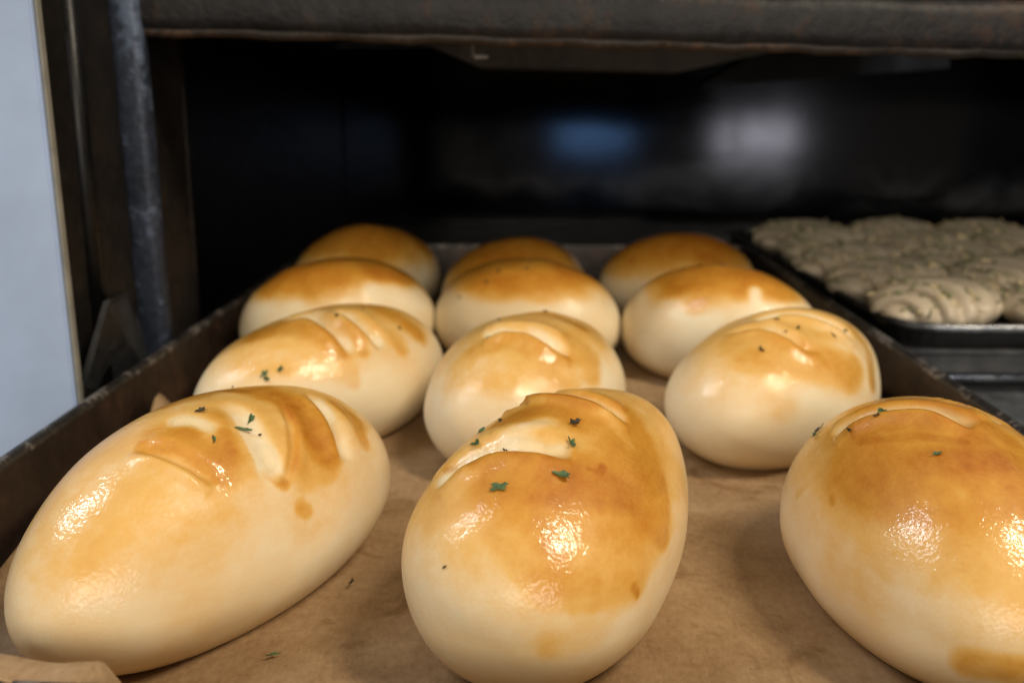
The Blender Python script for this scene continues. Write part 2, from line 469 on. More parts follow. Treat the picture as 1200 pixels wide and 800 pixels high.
# ------------------------------------------------------------------ trays
def tray(name, label, outline, wall_h, flare, mats, bead=0.0026, z0=-0.006):
    """outline: list of (x,y) at floor level, counter-clockwise"""
    c = np.mean(np.array(outline), 0)
    root = empty(name, (c[0], c[1], z0))
    tag(root, label, 'baking tray')
    n = len(outline)
    nrm = []
    for i in range(n):
        a, b = Vector(outline[i - 1]), Vector(outline[(i + 1) % n])
        t = (b - a).normalized()
        nrm.append(Vector((t.y, -t.x)))
    def ring(bm, off, z):
        return [bm.verts.new((outline[i][0] + nrm[i].x * off - c[0], outline[i][1] + nrm[i].y * off - c[1], z - z0)) for i in range(n)]
    bm = bmesh.new()
    lo, hi = ring(bm, -0.0005, z0), ring(bm, -0.0005, z0 + 0.003)
    bm.faces.new(lo[::-1]); bm.faces.new(hi)
    for i in range(n): bm.faces.new((lo[i], lo[(i + 1) % n], hi[(i + 1) % n], hi[i]))
    obj('tray_floor', bm, mats[0], root)
    bm = bmesh.new()
    prof = [(0.0, z0), (flare * 0.2, z0 + 0.004), (flare, wall_h), (flare + 0.0016, wall_h), (flare * 0.2 + 0.0016, z0 + 0.003), (0.0016, z0 - 0.0)]
    R = [ring(bm, o_, z_) for o_, z_ in prof]
    for k in range(6):
        A, B = R[k], R[(k + 1) % 6]
        for i in range(n): bm.faces.new((A[i], A[(i + 1) % n], B[(i + 1) % n], B[i]))
    bmesh.ops.recalc_face_normals(bm, faces=bm.faces)
    obj('tray_wall', bm, mats[0], root, False)
    bm = bmesh.new()
    pts = [(outline[i][0] + nrm[i].x * (flare + bead * 0.9) - c[0], outline[i][1] + nrm[i].y * (flare + bead * 0.9) - c[1], wall_h - z0 + 0.0002 * math.sin(i * 1.7)) for i in range(n)]
    tube(bm, pts, bead, 10, closed=True)
    obj('rolled_rim', bm, mats[1], root, True)
    return root

def rounded(corners, rad, seg=6, sub=8):
    pts = []
    n = len(corners)
    for i in range(n):
        p0, p, p1 = Vector(corners[i - 1]), Vector(corners[i]), Vector(corners[(i + 1) % n])
        d0, d1 = (p0 - p).normalized(), (p1 - p).normalized()
        a, b = p + d0 * rad, p + d1 * rad
        for k in range(seg + 1):
            t = k / seg
            q = a * (1 - t) ** 2 + p * 2 * t * (1 - t) + b * t * t
            pts.append((q.x, q.y))
        nx = p1 + (p - p1).normalized() * rad
        for k in range(1, sub):
            q = b.lerp(nx, k / sub)
            pts.append((q.x, q.y))
    return pts
tray('baking_tray', 'long dark brown baking tray lined with paper under the golden rolls',
     rounded([(-0.1735, 0.1715), (0.180, 0.152), (0.180, 0.755), (-0.1735, 0.755)], 0.014), 0.0295, 0.004, (M_TRAY, M_TRAYRIM))
tray('dough_tray', 'black baking tray with shiny front rim holding pale unbaked buns',
     rounded([(0.212, 0.486), (0.66, 0.486), (0.66, 0.862), (0.195, 0.862)], 0.022), 0.0295, 0.003, (M_DTRAY, M_DRIM), 0.0024, 0.0175)
# the shelf slab that carries the second tray, its bright lower lip and the gap under it
bm = bmesh.new(); box(bm, (0.196, 0.482, 0.0025), (0.80, 0.88, 0.0168), 0.0012); opart('shelf_slab', bm, M_SLAB)
bm = bmesh.new(); tube(bm, [(0.197, 0.4805, 0.0155), (0.80, 0.4805, 0.0155)], 0.0014, 8); opart('shelf_bead', bm, M_SLAB, True)
bm = bmesh.new(); tube(bm, [(0.197, 0.4805, 0.0008), (0.80, 0.4805, 0.0008)], 0.0019, 8); opart('shelf_lip', bm, M_DRIM, True)
bm = bmesh.new(); box(bm, (0.199, 0.50, -0.0072), (0.80, 0.87, 0.0022)); opart('shelf_support', bm, M_BLACK)

# baking paper
bm = bmesh.new()
nx, ny = 90, 130
px0, px1, py0, py1 = -0.1705, 0.1765, 0.196, 0.75
grid = []
for j in range(ny + 1):
    row = []
    for i in range(nx + 1):
        u, v = i / nx, j / ny
        yf = py0 - 0.014 * u if j < 30 else py0
        x = px0 + (px1 - px0) * u
        s = max(0.0, min(1.0, (-0.079 - x) / 0.016)); y0l = 0.1745 - 0.0195 * u - 0.0095 * s
        y = y0l + (py1 - y0l) * v ** 1.3
        z = 0.0006 + 0.0004 * math.sin(x * 60 + 2 * math.sin(y * 23)) + 0.0004 * math.sin(y * 47 + x * 31)
        e = min(u, 1 - u) * (px1 - px0)
        z += 0.007 * max(0, 1 - e / 0.010) ** 2 * (0.6 + 0.4 * math.sin(y * 70 + (3 if u > 0.5 else 0)))
        z += 0.012 * math.exp(-((y - 0.392) / 0.012) ** 2) * max(0, 1 - u * 18)
        # curled front corner at the left
        t = max(0.0, min(1.0, (0.189 - y) / 0.020))
        z += 0.0325 * t * t * (3 - 2 * t) * (s * s * (3 - 2 * s)) + 0.0012 * t * s * math.sin(x * 200)
        row.append(bm.verts.new((x, y, z)))
    grid.append(row)
for j in range(ny):
    for i in range(nx):
        bm.faces.new((grid[j][i], grid[j][i + 1], grid[j + 1][i + 1], grid[j + 1][i]))
paper = obj('baking_paper', bm, M_PAPER, None, True)
tag(paper, 'sheet of brown baking paper in the tray, front left corner curled up', 'paper')
sol = paper.modifiers.new('thickness', 'SOLIDIFY'); sol.thickness = 0.00025

# ------------------------------------------------------------------ bread rolls
def body_pts(p, D):
    """local surface points (roll axes, base at z=0) for unit directions D"""
    x, y, yw, a, b, h, t, q, bow = p
    zc = q * h
    u = D[:, 0]
    Z = np.where(D[:, 2] > 0, zc + (h - zc) * D[:, 2], zc + D[:, 2] * zc / math.sin(0.72))
    X = a * u
    Y = b * D[:, 1] * (1 + t * u) + bow * (u * u - .4)
    return np.stack([X, Y, Z], -1)

def implicit(p, P):
    x, y, yw, a, b, h, t, q, bow = p
    zc = q * h
    u = P[:, 0] / a
    v = (P[:, 1] - bow * (u * u - .4)) / (b * np.maximum(0.3, 1 + t * u))
    w = np.where(P[:, 2] > zc, (P[:, 2] - zc) / (h - zc), (P[:, 2] - zc) * math.sin(0.72) / zc)
    return u * u + v * v + w * w - 1

def to_local(p, P):
    c, s = math.cos(p[2]), math.sin(p[2])
    Q = P - np.array([p[0], p[1], 0])
    return np.stack([c * Q[:, 0] + s * Q[:, 1], -s * Q[:, 0] + c * Q[:, 1], Q[:, 2]], -1)

def on_roll(p, px, py):
    """surface point of a roll (local axes) that shows at pixel (px,py); nearest approach if just off its edge"""
    r = FW + RT * (px - 600) / F_PX + UP * (400 - py) / F_PX
    d0 = math.hypot(p[0], p[1])
    ts = np.linspace(d0 - 0.09, d0 + 0.12, 900)
    r = r / np.linalg.norm(r)
    P = to_local(p, CP + ts[:, None] * r * 1.02)
    f = implicit(p, P)
    i = np.argmax(f < 0) if (f < 0).any() else int(np.argmin(f))
    return P[i]

def sstep(a, b, x):
    t = np.clip((x - a) / (b - a), 0, 1)
    return t * t * (3 - 2 * t)

def polyline_dist(P, L):
    """distance, parameter 0..1 and nearest point for points P against polyline L"""
    L = np.array(L)
    seg = L[1:] - L[:-1]
    ln = np.linalg.norm(seg, axis=1)
    cum = np.r_[0, np.cumsum(ln)] / max(ln.sum(), 1e-9)
    best = np.full(len(P), 1e9); par = np.zeros(len(P)); near = np.zeros_like(P); tan = np.zeros_like(P)
    for i in range(len(seg)):
        t = np.clip(((P - L[i]) @ seg[i]) / max(seg[i] @ seg[i], 1e-12), 0, 1)
        q = L[i] + t[:, None] * seg[i]
        d = np.linalg.norm(P - q, axis=1)
        m = d < best
        best[m] = d[m]; par[m] = (cum[i] + t * (cum[i + 1] - cum[i]))[m]; near[m] = q[m]; tan[m] = seg[i] / max(ln[i], 1e-9)
    return best, par, near, tan

def smooth_line(p, pts, k=6):
    """pixel polyline -> dense local polyline on the roll (Catmull-Rom in the picture, then cast on the surface)"""
    if len(pts) == 1: return [on_roll(p, *pts[0]), on_roll(p, pts[0][0] + 0.5, pts[0][1])]
    q = [np.array(a, float) for a in pts]
    q = [2 * q[0] - q[1]] + q + [2 * q[-1] - q[-2]]
    out = []
    for i in range(1, len(q) - 2):
        for j in range(k):
            t = j / k
            out.append(0.5 * (2 * q[i] + (q[i + 1] - q[i - 1]) * t + (2 * q[i - 1] - 5 * q[i] + 4 * q[i + 1] - q[i + 2]) * t * t + (3 * q[i] - q[i - 1] - 3 * q[i + 1] + q[i + 2]) * t ** 3))
    out.append(q[-2])
    return [on_roll(p, a[0], a[1]) for a in out]

def quad_sphere(n):
    pts = []; faces = []; idx = {}
    g = np.tan(np.linspace(-math.pi / 4, math.pi / 4, n + 1))
    axes = [((1, 0, 0), (0, 1, 0), (0, 0, 1)), ((-1, 0, 0), (0, 0, 1), (0, 1, 0)), ((0, 1, 0), (0, 0, 1), (1, 0, 0)),
            ((0, -1, 0), (1, 0, 0), (0, 0, 1)), ((0, 0, 1), (1, 0, 0), (0, 1, 0)), ((0, 0, -1), (0, 1, 0), (1, 0, 0))]
    for c, u, v in axes:
        c, u, v = map(np.array, (c, u, v))
        ids = np.zeros((n + 1, n + 1), int)
        for i in range(n + 1):
            for j in range(n + 1):
                q = c + g[i] * u + g[j] * v
                key = (round(q[0], 5), round(q[1], 5), round(q[2], 5))
                if key not in idx:
                    idx[key] = len(pts); pts.append(q / math.sqrt(q @ q))
                ids[i, j] = idx[key]
        A = np.stack([ids[:-1, :-1], ids[1:, :-1], ids[1:, 1:], ids[:-1, 1:]], -1).reshape(-1, 4)
        faces.append(A)
    return np.array(pts), np.concatenate(faces)
SPH = {n: quad_sphere(n) for n in (100, 72, 48)}

def vnoise(P, seed, scale):
    r = np.random.RandomState(seed)
    s = np.zeros(len(P))
    for k in range(7):
        d = r.normal(size=3); d /= np.linalg.norm(d)
        s += np.sin((P @ d) * scale * r.uniform(0.6, 1.6) + r.uniform(0, 6.28))
    return s / 3.0

def flake_mesh(seed, size, pale):
    r = random.Random(seed)
    bm = bmesh.new()
    n = 15
    top = []
    ctr = bm.verts.new((0, 0, 0.05 * size))
    lob = r.choice((1.0, 1.5, 1.5, 2.0)); ph = r.uniform(0, 3); sq = r.uniform(0.25, 0.62); fold = r.uniform(0.3, 0.9)
    for i in range(n):
        a = i * 2 * math.pi / n
        rad = size * 1.2 * (0.40 + 0.60 * abs(math.cos(lob * a + ph))) * r.uniform(0.72, 1.1)
        x, y = rad * math.cos(a), rad * math.sin(a) * sq
        top.append(bm.verts.new((x, y, abs(y) * fold + 0.12 * x * x / size + r.uniform(-0.05, 0.10) * size)))
    for i in range(n): bm.faces.new((ctr, top[i], top[(i + 1) % n]))
    r_ = bmesh.ops.extrude_face_region(bm, geom=list(bm.faces))
    for v in [g for g in r_['geom'] if isinstance(g, bmesh.types.BMVert)]: v.co.z += 0.00018
    bmesh.ops.recalc_face_normals(bm, faces=bm.faces)
    return bm

def make_roll(key, p, n, label, base, grooves, strokes, flakes, washes=()):
    """base=(lo,hi,amount) height fractions of the overall browning; grooves: (pixels, depth, near width, far width, bulge, pale)
    strokes: (pixels, radius, value) value>0 browner, <0 paler; flakes: (px,py,size,turn[,dark])"""
    root = empty('bread_roll', (p[0], p[1], 0.0012))
    root.rotation_euler = (0, 0, p[2])
    tag(root, label, 'bread roll', 'glazed bread rolls on the paper')
    D, Fc = SPH[n]
    P = body_pts(p, D)
    h = p[5]
    seed = sum(map(ord, key))
    # outward normals from the implicit gradient
    e = 1e-5
    N = np.stack([implicit(p, P + np.eye(3)[i] * e) - implicit(p, P - np.eye(3)[i] * e) for i in range(3)], -1)
    N /= np.linalg.norm(N, axis=1)[:, None] + 1e-12
    zt = P[:, 2] / h
    toC = to_local(p, CP[None])[0] * np.array([1, 1, 0]); toC /= np.linalg.norm(toC)
    disp = 0.0007 * vnoise(P, seed, 70) + 0.0003 * vnoise(P, seed + 1, 190)
    g = base[2] * sstep(base[0], base[1], zt + 0.05 * vnoise(P, seed + 2, 85) + 0.02 * vnoise(P, seed + 3, 300))
    g = g + 0.10 * np.clip(zt - 0.25, 0, 1) + (0.105 if key[1] == '1' else 0.02)
    for pts, rad, val, *cr_ in strokes:
        L = smooth_line(p, pts, 4)
        d, _, _, _ = polyline_dist(P, L)
        d = d * (1 + 0.12 * vnoise(P, seed + 5, 260))
        fall = 1 - (sstep(rad * 0.45, rad * 1.25, d * (1 + 0.25 * vnoise(P, seed + 6, 420))) if cr_ else sstep(rad * 0.30, rad * 1.25, d))
        if val > 0: g = np.maximum(g, g + (val - g) * fall) if True else g
        else: g = g * (1 + val * fall)
    scar = np.zeros(len(P))
    wash = np.clip(0.14 + 0.95 * g + 0.12 * vnoise(P, seed + 21, 130), 0, 1)
    for pts, rad, val in washes:
        d, _, _, _ = polyline_dist(P, smooth_line(p, pts, 4))
        fall = 1 - sstep(rad * 0.4, rad * 1.15, d * (1 + 0.15 * vnoise(P, seed + 22, 200)))
        wash = wash * (1 - fall) + val * fall
    gid = np.full(len(P), -1)
    for gi, (pts, depth, wn, wf, bulge, pale) in enumerate(grooves):
        L = smooth_line(p, pts)
        d, s, near, tan = polyline_dist(P, L)
        La = np.array(L); ref = np.cross(La[-1] - La[0], [0, 0, 1.0]); ref *= np.sign(ref @ toC)
        cr = np.cross(tan, N); cr /= np.linalg.norm(cr, axis=1)[:, None] + 1e-9
        cr *= np.sign(cr @ ref)[:, None] + 1e-9
        sd = ((P - near) * cr).sum(1)
        along = np.abs(((P - near) * tan).sum(1))
        endt = np.clip(np.minimum(s, 1 - s) / 0.22, 0, 1) ** 0.7
        dd = np.sqrt(sd ** 2 + along ** 2)
        prof = np.where(sd > 0, np.exp(-(dd / wn) ** 2), np.exp(-(dd / wf) ** 2))
        taper = endt * np.exp(-(along / 0.004) ** 2) * (1 - sstep(0.011, 0.018, d))
        disp -= depth * prof * taper
        disp += bulge * np.exp(-((sd - wn * 2.6) / (wn * 2.2)) ** 2) * taper
        disp += bulge * 0.5 * np.exp(-((sd + wf * 1.9) / (wf * 0.9)) ** 2) * taper
        m = np.where(sd > 0, np.exp(-(dd / (wn * 0.55)) ** 4), np.exp(-((dd) / (wf * 1.05)) ** 4)) * taper
        m = np.clip(m * (1.0 + 0.55 * vnoise(P, seed + 9, 260) + 0.25 * vnoise(P, seed + 10, 700)), 0, 1) * pale
        g = g * (1 - m) + 0.03 * m
        gid = np.where(m > scar, gi, gid); scar = np.maximum(scar, m)
        lip = np.exp(-((sd - wn * 1.3) / (wn * 0.9)) ** 2) * taper
        g = g + 0.22 * lip * (g > 0.15)
    P2 = P + N * (disp * sstep(0.0, 0.15, P[:, 2] / h))[:, None]
    P2[:, 2] = np.maximum(P2[:, 2], 0.0)
    g = np.clip(g, 0, 1.3)
    # full mesh for normals, then split into crust and torn slash
    full = bpy.data.meshes.new('tmp')
    full.from_pydata(P2.tolist(), [], Fc.tolist())
    full.polygons.foreach_set('use_smooth', [True] * len(Fc))
    vn = np.zeros(len(P2) * 3)
    full.vertices.foreach_get('normal', vn)
    vn = vn.reshape(-1, 3)
    fs = scar[Fc].mean(1) > 0.33
    fid = np.where(fs, gid[Fc].max(1), -1)
    groups = []
    for gi in range(len(grooves)):                # keep the one connected patch of each slash, leave specks to the crust
        ids = np.where(fid == gi)[0]
        if len(ids) == 0: continue
        lab = {int(f): int(f) for f in ids}
        def find(f):
            while lab[f] != f: lab[f] = lab[lab[f]]; f = lab[f]
            return f
        vf = {}
        for f in ids:
            for v in Fc[f]:
                w_ = vf.setdefault(int(v), int(f))
                a_, b_ = find(w_), find(int(f))
                if a_ != b_: lab[b_] = a_
        roots = np.array([find(int(f)) for f in ids])
        u_, c_ = np.unique(roots, return_counts=True)
        keep = ids[roots == u_[np.argmax(c_)]]
        if len(keep) > 14:
            m_ = np.zeros(len(Fc), bool); m_[keep] = True
            groups.append(('slash', m_))
    rest = np.ones(len(Fc), bool)
    for _, m_ in groups: rest &= ~m_
    for nm, sel in [('crust', rest)] + groups:
        F2 = Fc[sel]
        used, inv = np.unique(F2, return_inverse=True)
        inv = inv.reshape(F2.shape)
        me = bpy.data.meshes.new(nm)
        me.from_pydata(P2[used].tolist(), [], inv.tolist())
        for an, arr in (('glaze', g), ('scar', scar), ('wash', wash)):
            a = me.attributes.new(an, 'FLOAT', 'POINT')
            a.data.foreach_set('value', arr[used].astype(np.float32))
        me.materials.append(M_BREAD)
        me.polygons.foreach_set('use_smooth', [True] * len(F2))
        me.normals_split_custom_set_from_vertices(vn[used].tolist())
        obj(nm, me, None, root)
    bpy.data.meshes.remove(full)
    for i, fl in enumerate(flakes):
        px, py, size, turn = fl[:4]
        q = on_roll(p, px, py)
        k = np.argmin(((P - q) ** 2).sum(1))
        nn = Vector(N[k]); pos = Vector(P2[k])
        o = obj('parsley_flake', flake_mesh(seed * 31 + i, size, False), M_PARSDARK if len(fl) > 4 else M_PARSLEY, root)
        rot = nn.to_track_quat('Z', 'Y').to_matrix().to_4x4() @ Matrix.Rotation(turn, 4, 'Z') @ Matrix.Rotation(0.25, 4, 'X')
        o.matrix_local = Matrix.Translation(pos + nn * 0.0001) @ rot
    return root

R = {
'L1': (-0.0956, 0.2561, 1.1269, 0.0693, 0.0398, 0.0604, 0.1145, 0.3433, -0.0042),
'C1': (0.0127, 0.2486, 1.1536, 0.0672, 0.0362, 0.0627, -0.1701, 0.4537, -0.0017),
'R1': (0.1223, 0.2485, 1.4863, 0.0630, 0.0410, 0.0608, 0.0947, 0.3254, -0.0007),
'L2': (-0.0925, 0.4011, 0.9411, 0.0681, 0.0401, 0.0567, -0.0274, 0.3359, 0.0027),
'C2': (0.0011, 0.3852, 1.2126, 0.0621, 0.0421, 0.0570, 0.0052, 0.3500, -0.0001),
'R2': (0.1156, 0.3892, 0.7826, 0.0650, 0.0393, 0.0584, -0.0818, 0.3643, -0.0011),
'L3': (-0.1099, 0.5145, 0.4025, 0.0584, 0.0432, 0.0603, 0.0033, 0.3336, -0.0003),
'C3': (-0.0004, 0.5199, -0.4301, 0.0581, 0.0428, 0.0595, 0.0083, 0.3426, 0.0002),
'R3': (0.1081, 0.4918, 2.5539, 0.0575, 0.0424, 0.0605, 0.0073, 0.3381, -0.0003),
'L4': (-0.1167, 0.6464, 0.8979, 0.0616, 0.0435, 0.0615, 0.0052, 0.3334, 0.0002),
'C4': (-0.0081, 0.6092, 0.9524, 0.0611, 0.0436, 0.0583, 0.0294, 0.3393, -0.0004),
'R4': (0.1109, 0.6513, 3.4566, 0.0597, 0.0423, 0.0553, -0.0019, 0.3328, -0.0004),
}
mm = 0.001
make_roll('C1', R['C1'], 100, 'front centre bread roll, amber brown glaze with parsley and two pale curved slashes', (0.38, 0.85, 0.30),
    [([(596, 487), (628, 472), (668, 472), (705, 482), (738, 496)], 4.5 * mm, 1.6 * mm, 4.2 * mm, 2.4 * mm, 0.9),
     ([(512, 580), (540, 553), (580, 532), (625, 529), (672, 535)], 3.6 * mm, 2.2 * mm, 5.0 * mm, 1.6 * mm, 0.95)],
    [([(640, 585), (700, 600), (735, 610)], 17 * mm, 0.62),
     ([(590, 560), (660, 560), (730, 560), (760, 580)], 12 * mm, 0.72),
     ([(660, 470), (720, 480), (755, 520), (770, 570)], 9 * mm, 0.80),
     ([(590, 500), (640, 485), (700, 505), (740, 540)], 7 * mm, 0.82),
     ([(655, 575), (720, 580), (755, 590)], 9 * mm, 0.92),
     ([(755, 520), (775, 570), (778, 630)], 5.5 * mm, 0.78, 1),
     ([(600, 560), (640, 600), (650, 640)], 7 * mm, 0.72),
     ([(640, 690), (690, 690)], 6 * mm, 0.62),
     ([(585, 590), (620, 650), (680, 690), (740, 680)], 8 * mm, 0.50),
     ([(560, 556), (610, 546), (680, 553), (708, 554)], 2.2 * mm, 0.80, 1),
     ([(690, 553), (704, 555), (708, 548)], 1.0 * mm, 1.05, 1),
     ([(600, 480), (640, 472), (690, 484)], 4 * mm, 0.95),
     ([(650, 760), (690, 745)], 7 * mm, 0.28),
     ([(535, 620), (545, 640)], 5 * mm, 0.22),
     ([(520, 745), (560, 750)], 8 * mm, 0.18),
     ([(520, 640), (550, 710), (640, 750)], 15 * mm, 0.17),
     ([(740, 692), (744, 700)], 1.5 * mm, 0.80),
     ([(783, 632)], 1.2 * mm, 0.5),
     ([(524, 556), (535, 551)], 1.3 * mm, 1.0),
     ([(640, 500), (600, 515)], 4 * mm, -0.5)],
    [(586, 580, 2.6 * mm, 0.4), (657, 563, 2.7 * mm, 2.6), (671, 522, 2.3 * mm, 1.2), (673, 500, 2.4 * mm, 0.1, 1), (587, 499, 1.6 * mm, 0.5, 1),
     (565, 511, 1.7 * mm, 2.0), (560, 528, 2.2 * mm, 0.7), (589, 525, 1.0 * mm, 0.3, 1), (522, 669, 0.7 * mm, 1.0, 1)])
make_roll('L1', R['L1'], 100, 'front left bread roll, pale lower half, parsley sprig and swirled slashes', (0.30, 0.90, 0.26),
    [([(362, 466), (383, 488), (396, 515), (404, 545)], 2.4 * mm, 1.5 * mm, 4.2 * mm, 0.9 * mm, 0.85),
     ([(258, 476), (284, 490), (304, 520), (318, 552), (324, 572)], 1.3 * mm, 5.0 * mm, 3.6 * mm, 0.3 * mm, 0.38),
     ([(330, 476), (341, 500), (343, 530), (339, 555), (330, 574)], 0.9 * mm, 1.0 * mm, 1.2 * mm, 0.5 * mm, 0.0),
     ([(160, 533), (190, 540), (220, 552), (254, 573)], 1.7 * mm, 1.1 * mm, 3.0 * mm, 1.2 * mm, 0.0),
     ([(195, 505), (225, 501), (255, 512)], 0.5 * mm, 3.0 * mm, 3.0 * mm, 0.2 * mm, 0.5)],
    [([(300, 462), (340, 475), (365, 500), (380, 535)], 8.5 * mm, 0.80),
     ([(325, 468), (352, 490), (368, 520)], 4.5 * mm, 0.92),
     ([(200, 480), (250, 463), (300, 458)], 7 * mm, 0.74),
     ([(354, 500), (358, 535), (354, 555)], 7.5 * mm, 0.46),
     ([(372, 520), (380, 560)], 5 * mm, 0.50),
     ([(185, 515), (220, 525), (258, 545), (262, 562)], 6 * mm, 0.66),
     ([(170, 527), (215, 533), (250, 555), (257, 568)], 2.8 * mm, 0.72, 1),
     ([(262, 515), (262, 550)], 4 * mm, 0.78),
     ([(316, 560), (331, 571)], 2.8 * mm, 0.82, 1),
     ([(205, 475), (250, 462), (290, 462)], 3 * mm, 0.95),
     ([(395, 478), (415, 495), (425, 517)], 4.5 * mm, 0.75, 1),
     ([(353, 600), (359, 604)], 3.2 * mm, 0.62),
     ([(345, 545), (390, 560), (365, 610)], 12 * mm, 0.30),
     ([(80, 720), (105, 745)], 9 * mm, 0.20),
     ([(200, 640), (250, 610)], 8 * mm, 0.20),
     ([(130, 610), (170, 640)], 10 * mm, 0.14),
     ([(286, 495), (300, 525), (312, 550)], 5.5 * mm, -0.7)],
    [(295, 492, 2.7 * mm, 0.5), (287, 506, 2.2 * mm, 2.4), (237, 489, 2.0 * mm, 0.0, 1), (249, 521, 1.8 * mm, 1.2), (274, 456, 1.7 * mm, 1.4, 1), (306, 511, 0.7 * mm, 0, 1)],
    [([(185, 600), (215, 610), (240, 650)], 15 * mm, 0.06), ([(75, 640), (115, 590), (160, 550)], 9 * mm, 1.0), ([(205, 545), (255, 572)], 3 * mm, 0.9)])
make_roll('R1', R['R1'], 100, 'front right bread roll, deep golden, cropped by the photo edge', (0.30, 0.85, 0.42),
    [([(975, 515), (1000, 500), (1040, 488), (1090, 488), (1140, 505)], 4.2 * mm, 1.6 * mm, 4.4 * mm, 2.0 * mm, 0.9),
     ([(1110, 475), (1140, 485), (1170, 503)], 2.4 * mm, 1.4 * mm, 2.8 * mm, 1.0 * mm, 0.85)],
    [([(1010, 545), (1080, 540), (1150, 560), (1200, 570)], 16 * mm, 0.74),
     ([(1060, 575), (1120, 580), (1180, 575)], 15 * mm, 0.80),
     ([(1090, 540), (1170, 545)], 7 * mm, 0.98),
     ([(1010, 520), (1070, 513), (1130, 520)], 2.6 * mm, 0.92, 1),
     ([(1000, 485), (1060, 474), (1120, 488), (1180, 520)], 6 * mm, 0.82),
     ([(1010, 510), (1060, 500), (1120, 505), (1170, 535)], 6 * mm, 0.86),
     ([(1050, 640), (1120, 640), (1190, 660)], 12 * mm, 0.42),
     ([(1000, 640), (1080, 690), (1150, 720)], 17 * mm, 0.27),
     ([(934, 583), (943, 574)], 2.0 * mm, 0.40),
     ([(973, 586), (974, 593)], 1.4 * mm, 0.72),
     ([(1135, 780), (1200, 790)], 4.5 * mm, 0.62),
     ([(945, 520), (985, 500)], 5 * mm, 0.35)],
    [(960, 507, 2.2 * mm, 2.2, 1), (1036, 491, 2.6 * mm, 0.3), (998, 511, 1.6 * mm, 0.1, 1), (1099, 535, 1.3 * mm, 1.3), (1028, 498, 1.2 * mm, 1.5, 1), (955, 515, 1.6 * mm, 1.0)])
make_roll('L2', R['L2'], 72, 'second left bread roll with two short pale slashes and cream right flank', (0.50, 0.95, 0.36),
    [([(330, 378), (362, 373), (385, 385), (402, 402), (412, 420)], 3.0 * mm, 2.2 * mm, 4.0 * mm, 1.4 * mm, 0.7),
     ([(392, 367), (410, 375), (430, 392), (448, 412)], 3.0 * mm, 1.6 * mm, 4.2 * mm, 1.0 * mm, 0.9)],
    [([(300, 395), (345, 388), (380, 400), (398, 415)], 8 * mm, 0.68),
     ([(430, 360), (465, 375), (488, 392)], 8 * mm, 0.66),
     ([(380, 375), (410, 390), (425, 415)], 4 * mm, 0.60),
     ([(300, 420), (350, 420), (400, 430)], 12 * mm, 0.38),
     ([(410, 440), (415, 450)], 5 * mm, 0.36),
     ([(465, 400), (470, 410)], 6 * mm, 0.40)],
    [(310, 441, 2.2 * mm, 0.9), (327, 437, 1.6 * mm, 0.9), (314, 449, 1.6 * mm, 0.1), (394, 376, 1.3 * mm, 0.3, 1), (467, 387, 1.4 * mm, 0.1, 1), (424, 366, 0.9 * mm, 0.1, 1)])
make_roll('C2', R['C2'], 72, 'second centre bread roll with one wide pale slash near its top', (0.50, 0.95, 0.34),
    [([(565, 400), (590, 393), (620, 395), (648, 410), (668, 419)], 4.0 * mm, 1.8 * mm, 5.6 * mm, 2.4 * mm, 0.9)],
    [([(590, 372), (640, 368), (680, 385)], 5.5 * mm, 0.70),
     ([(560, 415), (600, 405), (640, 420), (670, 425)], 7 * mm, 0.58),
     ([(670, 400), (690, 420), (690, 440)], 8 * mm, 0.50),
     ([(550, 440), (600, 440), (660, 440)], 13 * mm, 0.40),
     ([(660, 421), (668, 424)], 2 * mm, 0.72),
     ([(690, 470)], 8 * mm, 0.2)],
    [(586, 377, 1.6 * mm, 0.8), (574, 396, 1.8 * mm, 0.3), (601, 394, 1.1 * mm, 0.3, 1), (639, 364, 1.4 * mm, 0.5, 1)])
make_roll('R2', R['R2'], 72, 'second right bread roll with broad shiny face and slash at upper right', (0.45, 0.95, 0.32),
    [([(885, 377), (920, 371), (955, 376), (985, 390), (1000, 402)], 3.6 * mm, 1.6 * mm, 4.4 * mm, 1.8 * mm, 0.95),
     ([(850, 392), (890, 386), (925, 397), (945, 411), (962, 413)], 1.8 * mm, 1.6 * mm, 3.2 * mm, 1.2 * mm, 0.25)],
    [([(880, 420), (930, 425), (990, 440)], 12 * mm, 0.52),
     ([(860, 400), (900, 395), (960, 420), (1000, 430)], 7 * mm, 0.58),
     ([(1000, 390), (1018, 415), (1022, 450)], 6 * mm, 0.58),
     ([(940, 388), (975, 398)], 4 * mm, 0.5),
     ([(900, 460), (920, 480)], 8 * mm, 0.28),
     ([(865, 420), (880, 425)], 5 * mm, 0.45)],
    [(892, 413, 1.8 * mm, 1.9, 1), (976, 396, 1.8 * mm, 1.4, 1), (990, 389, 1.6 * mm, 0.2, 1), (910, 379, 1.2 * mm, 0.1, 1), (936, 386, 1.3 * mm, 0.2, 1), (921, 390, 0.9 * mm, 0.2, 1)])
make_roll('L3', R['L3'], 48, 'third left bread roll, smooth golden cap and cream right side', (0.60, 0.86, 0.78),
    [], [([(320, 335), (380, 315), (450, 318)], 11 * mm, 0.80), ([(440, 345), (500, 350)], 9 * mm, -0.75)], [(405, 305, 1.2 * mm, 0.4, 1), (422, 308, 1.2 * mm, 0.4, 1)])
make_roll('C3', R['C3'], 48, 'third centre bread roll with golden top and dark specks of herb', (0.60, 0.88, 0.74),
    [], [([(560, 325), (610, 316), (670, 322)], 11 * mm, 0.76), ([(530, 390), (560, 400)], 12 * mm, -0.6)],
    [(616, 317, 1.6 * mm, 0.3, 1), (584, 321, 1.3 * mm, 0.3, 1), (570, 334, 1.3 * mm, 0.3, 1), (619, 288 + 22, 1.2 * mm, 0.2, 1), (540, 352, 1.0 * mm, 0.2, 1)])
